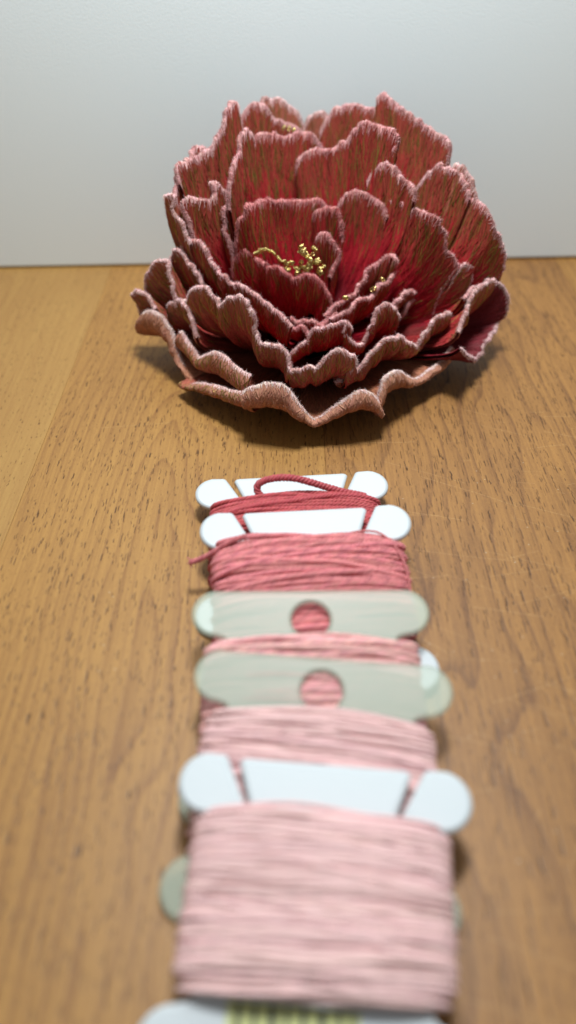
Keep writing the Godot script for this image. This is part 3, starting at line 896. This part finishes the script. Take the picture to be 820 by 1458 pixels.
func wind(c: Color, seed_: int, step: float, plies: int, hw: float, ht: float, r: float, z0: float, z1: float, pitch: float) -> Dictionary:
	var keep := rng.seed
	rng.seed = seed_
	var g := geo()
	# the packed layers beneath
	for k in 13:
		var f := -1.0 + 2.0 * k / 12.0
		var z := lerpf(z0, z1, k / 12.0)
		var sh := pow(maxf(1.0 - pow(absf(f), 4.0), 0.0), 0.5)
		for j in 33:
			var q := section(TAU * j / 32, lerpf(13.0, hw - 0.7, sh), lerpf(0.3, ht - 0.7 * r, sh))
			g.v.append(Vector3(q.x, q.y, z + 1.5 * pow(absf(q.x) / hw, 2.0) * clampf((z1 - 6.0 - z) / (z1 - z0), 0.0, 1.0)) * M)
			g.n.append(Vector3(q.x * 0.06, q.y, 0).normalized())
			g.c.append(c * 0.95)
			if k > 0 and j > 0:
				var b := k * 33 + j
				g.i.append_array([b - 34, b - 1, b - 33, b - 1, b, b - 33])
	# the turns on top, not quite parallel
	var count := int((z1 - z0) / (r * pitch))
	var zs := []
	for k in count:
		zs.append(lerpf(z0 + r, z1 - r, k / (count - 1.0)))
	for k in int(count * 0.45):
		zs.append(rng.randf_range(z0 + 2 * r, z1 - 2 * r))
	for k in zs.size():
		var over := 0.0 if k < count else 1.0
		var zc: float = zs[k]
		var edge := pow(clampf(minf(zc - z0, z1 - zc) / 2.2, 0.0, 1.0), 0.6)
		var slant := rng.randf_range(-0.6, 0.6) + (rng.randf_range(-2.2, 2.2) if over > 0 else 0.0)
		var lift := rng.randf_range(-0.11, 0.11) + over * r * 0.55
		var w1 := rng.randf_range(0.6, 1.6)
		var w2 := rng.randf() * TAU
		var path := PackedVector3Array()
		var a := 0.0
		while a < TAU + 0.001:
			var q := section(a, lerpf(hw - 2.2, hw, edge) + lift, lerpf(ht - 1.2, ht, edge) - r * 0.5 + lift)
			var z := zc + slant * q.x / hw * (1.0 if sin(a) >= 0.0 else -1.0 + 2.0 * pow(absf(q.x) / hw, 4.0)) + 0.22 * sin(q.x * 0.25 * w1 + w2)
			z += 1.5 * pow(absf(q.x) / hw, 2.0) * clampf((z1 - 6.0 - zc) / (z1 - z0), 0.0, 1.0)
			path.append(Vector3(q.x, q.y, clampf(z, z0, z1)))
			var by := step if sin(a) > -0.3 else step * 3.0
			a += by / section(a + 0.02, hw, ht).distance_to(section(a, hw, ht)) * 0.02
		floss(g, path, r, plies, 3.2, vary(c, 0.07))
	rng.seed = keep + 1
	return g


func bobbin(called: String, label: String, spot: Dictionary) -> Node3D:
	var b := root(called, spot.at * M)
	b.rotation = Vector3(spot.tilt, spot.yaw, 0)
	tag(b, label, "thread bobbin", "floss bobbins overlapping in a row")
	var g := extrude(card_outline(), 3.0, Vector2(0, 12.8), 0.75, 0.13)
	var card := commit("card", g, spot.material, b)
	if spot.get("turned", false):
		card.rotation.y = PI
	var w := wind(spot.color, spot.seed, spot.step, spot.plies, spot.get("hw", 16.1), spot.get("ht", 2.3), spot.r, spot.z0, spot.z1, spot.pitch)
	var thread := cloth("cotton floss", 0.42, 0.15)
	commit("wound_floss", w, thread, b)
	return b


func cord(parent: Node3D, called: String, pts: Array, c: Color, r: float) -> void:
	var p := PackedVector3Array()
	for v: Vector3 in pts:
		p.append(v)
	var q := smooth_path(p, int(length_of(p) / 0.22))
	var g := geo()
	floss(g, q, r, 3, 2.2, c)
	commit(called, g, cloth("cotton floss", 0.42, 0.15), parent)


func build_bobbins() -> void:
	var white := StandardMaterial3D.new()
	white.resource_name = "white plastic"
	white.albedo_color = lin(0.62, 0.645, 0.655)
	white.roughness = 0.5
	white.metallic_specular = 0.35
	var brushed := Image.create_from_data(256, 256, false, Image.FORMAT_L8, noise_bytes(256, 256, 8, 1, 0.12, 77, 3))
	white.heightmap_enabled = true
	white.heightmap_texture = ImageTexture.create_from_image(brushed)
	white.heightmap_scale = 0.0016
	white.uv1_triplanar = true
	white.uv1_scale = Vector3.ONE * 60.0
	var frosted := StandardMaterial3D.new()
	frosted.resource_name = "frosted plastic"
	frosted.albedo_color = Color(lin(0.55, 0.62, 0.50), 0.43)
	frosted.transparency = BaseMaterial3D.TRANSPARENCY_ALPHA
	frosted.roughness = 0.45
	var bobbin_1 := bobbin("floss_bobbin", "white card bobbin of deep rose floss, farthest in the row and nearest the flower", {"at": Vector3(1.99, 2.90, -94.90), "yaw": 0.0820, "tilt": 0.1073, "material": white, "color": Color(0.500, 0.095, 0.100), "seed": 11, "step": 0.34, "plies": 4, "hw": 15.9, "ht": 3.2, "r": 0.50, "z0": -11.4, "z1": 9.9, "pitch": 1.60, "turned": false})
	var bobbin_2 := bobbin("floss_bobbin", "white card bobbin of rose floss with a loose thread tail at its left", {"at": Vector3(4.19, 5.10, -80.96), "yaw": 0.0709, "tilt": 0.2087, "material": white, "color": Color(0.650, 0.215, 0.220), "seed": 12, "step": 0.34, "plies": 4, "hw": 16.3, "ht": 3.3, "r": 0.50, "z0": -11.0, "z1": 9.9, "pitch": 1.60, "turned": false})
	var bobbin_3 := bobbin("floss_bobbin", "frosted greenish bobbin of coral pink floss, the farther of the two with holed bars", {"at": Vector3(3.70, 5.05, -61.09), "yaw": 0.0094, "tilt": 0.2490, "material": frosted, "color": Color(0.800, 0.420, 0.400), "seed": 13, "step": 0.42, "plies": 4, "hw": 16.0, "ht": 2.6, "r": 0.48, "z0": -9.9, "z1": 9.9, "pitch": 1.60, "turned": true})
	var bobbin_4 := bobbin("floss_bobbin", "translucent greenish bobbin of pale pink floss directly behind the nearest white bobbin", {"at": Vector3(3.75, 5.05, -48.01), "yaw": -0.0889, "tilt": 0.2564, "material": frosted, "color": Color(0.820, 0.530, 0.510), "seed": 14, "step": 0.55, "plies": 4, "hw": 16.0, "ht": 2.6, "r": 0.36, "z0": -9.9, "z1": 9.9, "pitch": 1.30, "turned": true})
	var bobbin_5 := bobbin("floss_bobbin", "white card bobbin of palest blush floss, blurred and nearest in the row", {"at": Vector3(3.42, 6.55, -31.24), "yaw": -0.0856, "tilt": 0.1470, "material": white, "color": Color(0.850, 0.565, 0.540), "seed": 15, "step": 0.60, "plies": 4, "hw": 15.6, "ht": 3.5, "r": 0.33, "z0": -11.6, "z1": 8.8, "pitch": 1.25, "turned": false})
	cord(bobbin_1, "floss_loop", [Vector3(-2.5, 1.5, -10.2), Vector3(-6.2, 1.9, -11.2), Vector3(-6.9, 3.3, -12.4), Vector3(-5.5, 4.3, -12.9), Vector3(-2.6, 4.9, -12.9), Vector3(0.3, 5.0, -12.4), Vector3(3.2, 4.3, -11.9), Vector3(5.9, 3.0, -11.8), Vector3(9.7, 1.9, -11.1), Vector3(13.7, 1.5, -10.1)], Color(0.50, 0.10, 0.105), 0.7)
	cord(bobbin_2, "loose_tail", [Vector3(-20.7, -0.5, -8.2), Vector3(-18.8, 0.0, -8.5), Vector3(-16.6, 1.1, -9.0), Vector3(-13.8, 2.3, -10.1), Vector3(-10.5, 2.4, -11.2), Vector3(-5.9, 2.1, -11.1), Vector3(-1.1, 2.1, -9.9), Vector3(3.6, 2.0, -8.5)], Color(0.56, 0.16, 0.165), 0.5)
	cord(bobbin_2, "frayed_end", [Vector3(-19.0, -0.1, -8.6), Vector3(-19.9, -0.3, -8.4), Vector3(-21.2, -0.9, -9.5)], Color(0.60, 0.19, 0.19), 0.11)
	cord(bobbin_2, "frayed_end", [Vector3(-19.0, -0.1, -8.6), Vector3(-19.9, -0.3, -8.4), Vector3(-21.1, -0.9, -8.2)], Color(0.60, 0.19, 0.19), 0.11)
	cord(bobbin_2, "frayed_end", [Vector3(-19.0, -0.1, -8.6), Vector3(-19.9, -0.3, -8.4), Vector3(-20.6, -1.0, -7.5)], Color(0.60, 0.19, 0.19), 0.11)
	cord(bobbin_2, "loose_strand", [Vector3(3.7, 2.3, -9.7), Vector3(8.2, 2.2, -11.1), Vector3(11.9, 2.2, -10.9), Vector3(14.1, 2.3, -8.8), Vector3(15.4, 2.3, -5.9), Vector3(16.1, 2.0, -2.5), Vector3(16.2, 1.1, 1.0), Vector3(15.8, 0.6, 3.5)], Color(0.60, 0.19, 0.19), 0.2)
	# the stuck-on number label on the nearest card's lower bar
	var lab := geo()
	box(lab, Vector3(-9.2, 0.33, 9.3), Vector3(5.2, 0.47, 17.0), 0.04)
	for p in lab.v:
		lab.u.append(Vector2((p.x / M + 9.2) / 14.4, (p.z / M - 9.3) / 7.7))
	var im := Image.create(144, 64, false, Image.FORMAT_RGB8)
	im.fill(lin(0.62, 0.63, 0.26))
	var ink := lin(0.12, 0.13, 0.09)
	for bar in [[9, 7], [27, 6], [45, 9], [63, 5], [80, 7], [99, 9], [119, 6], [134, 5]]:
		im.fill_rect(Rect2i(bar[0], 1, bar[1], 58), ink)
	var lm := StandardMaterial3D.new()
	lm.resource_name = "printed paper label"
	lm.albedo_texture = ImageTexture.create_from_image(im)
	lm.roughness = 0.7
	commit("paper_label", lab, lm, bobbin_5)
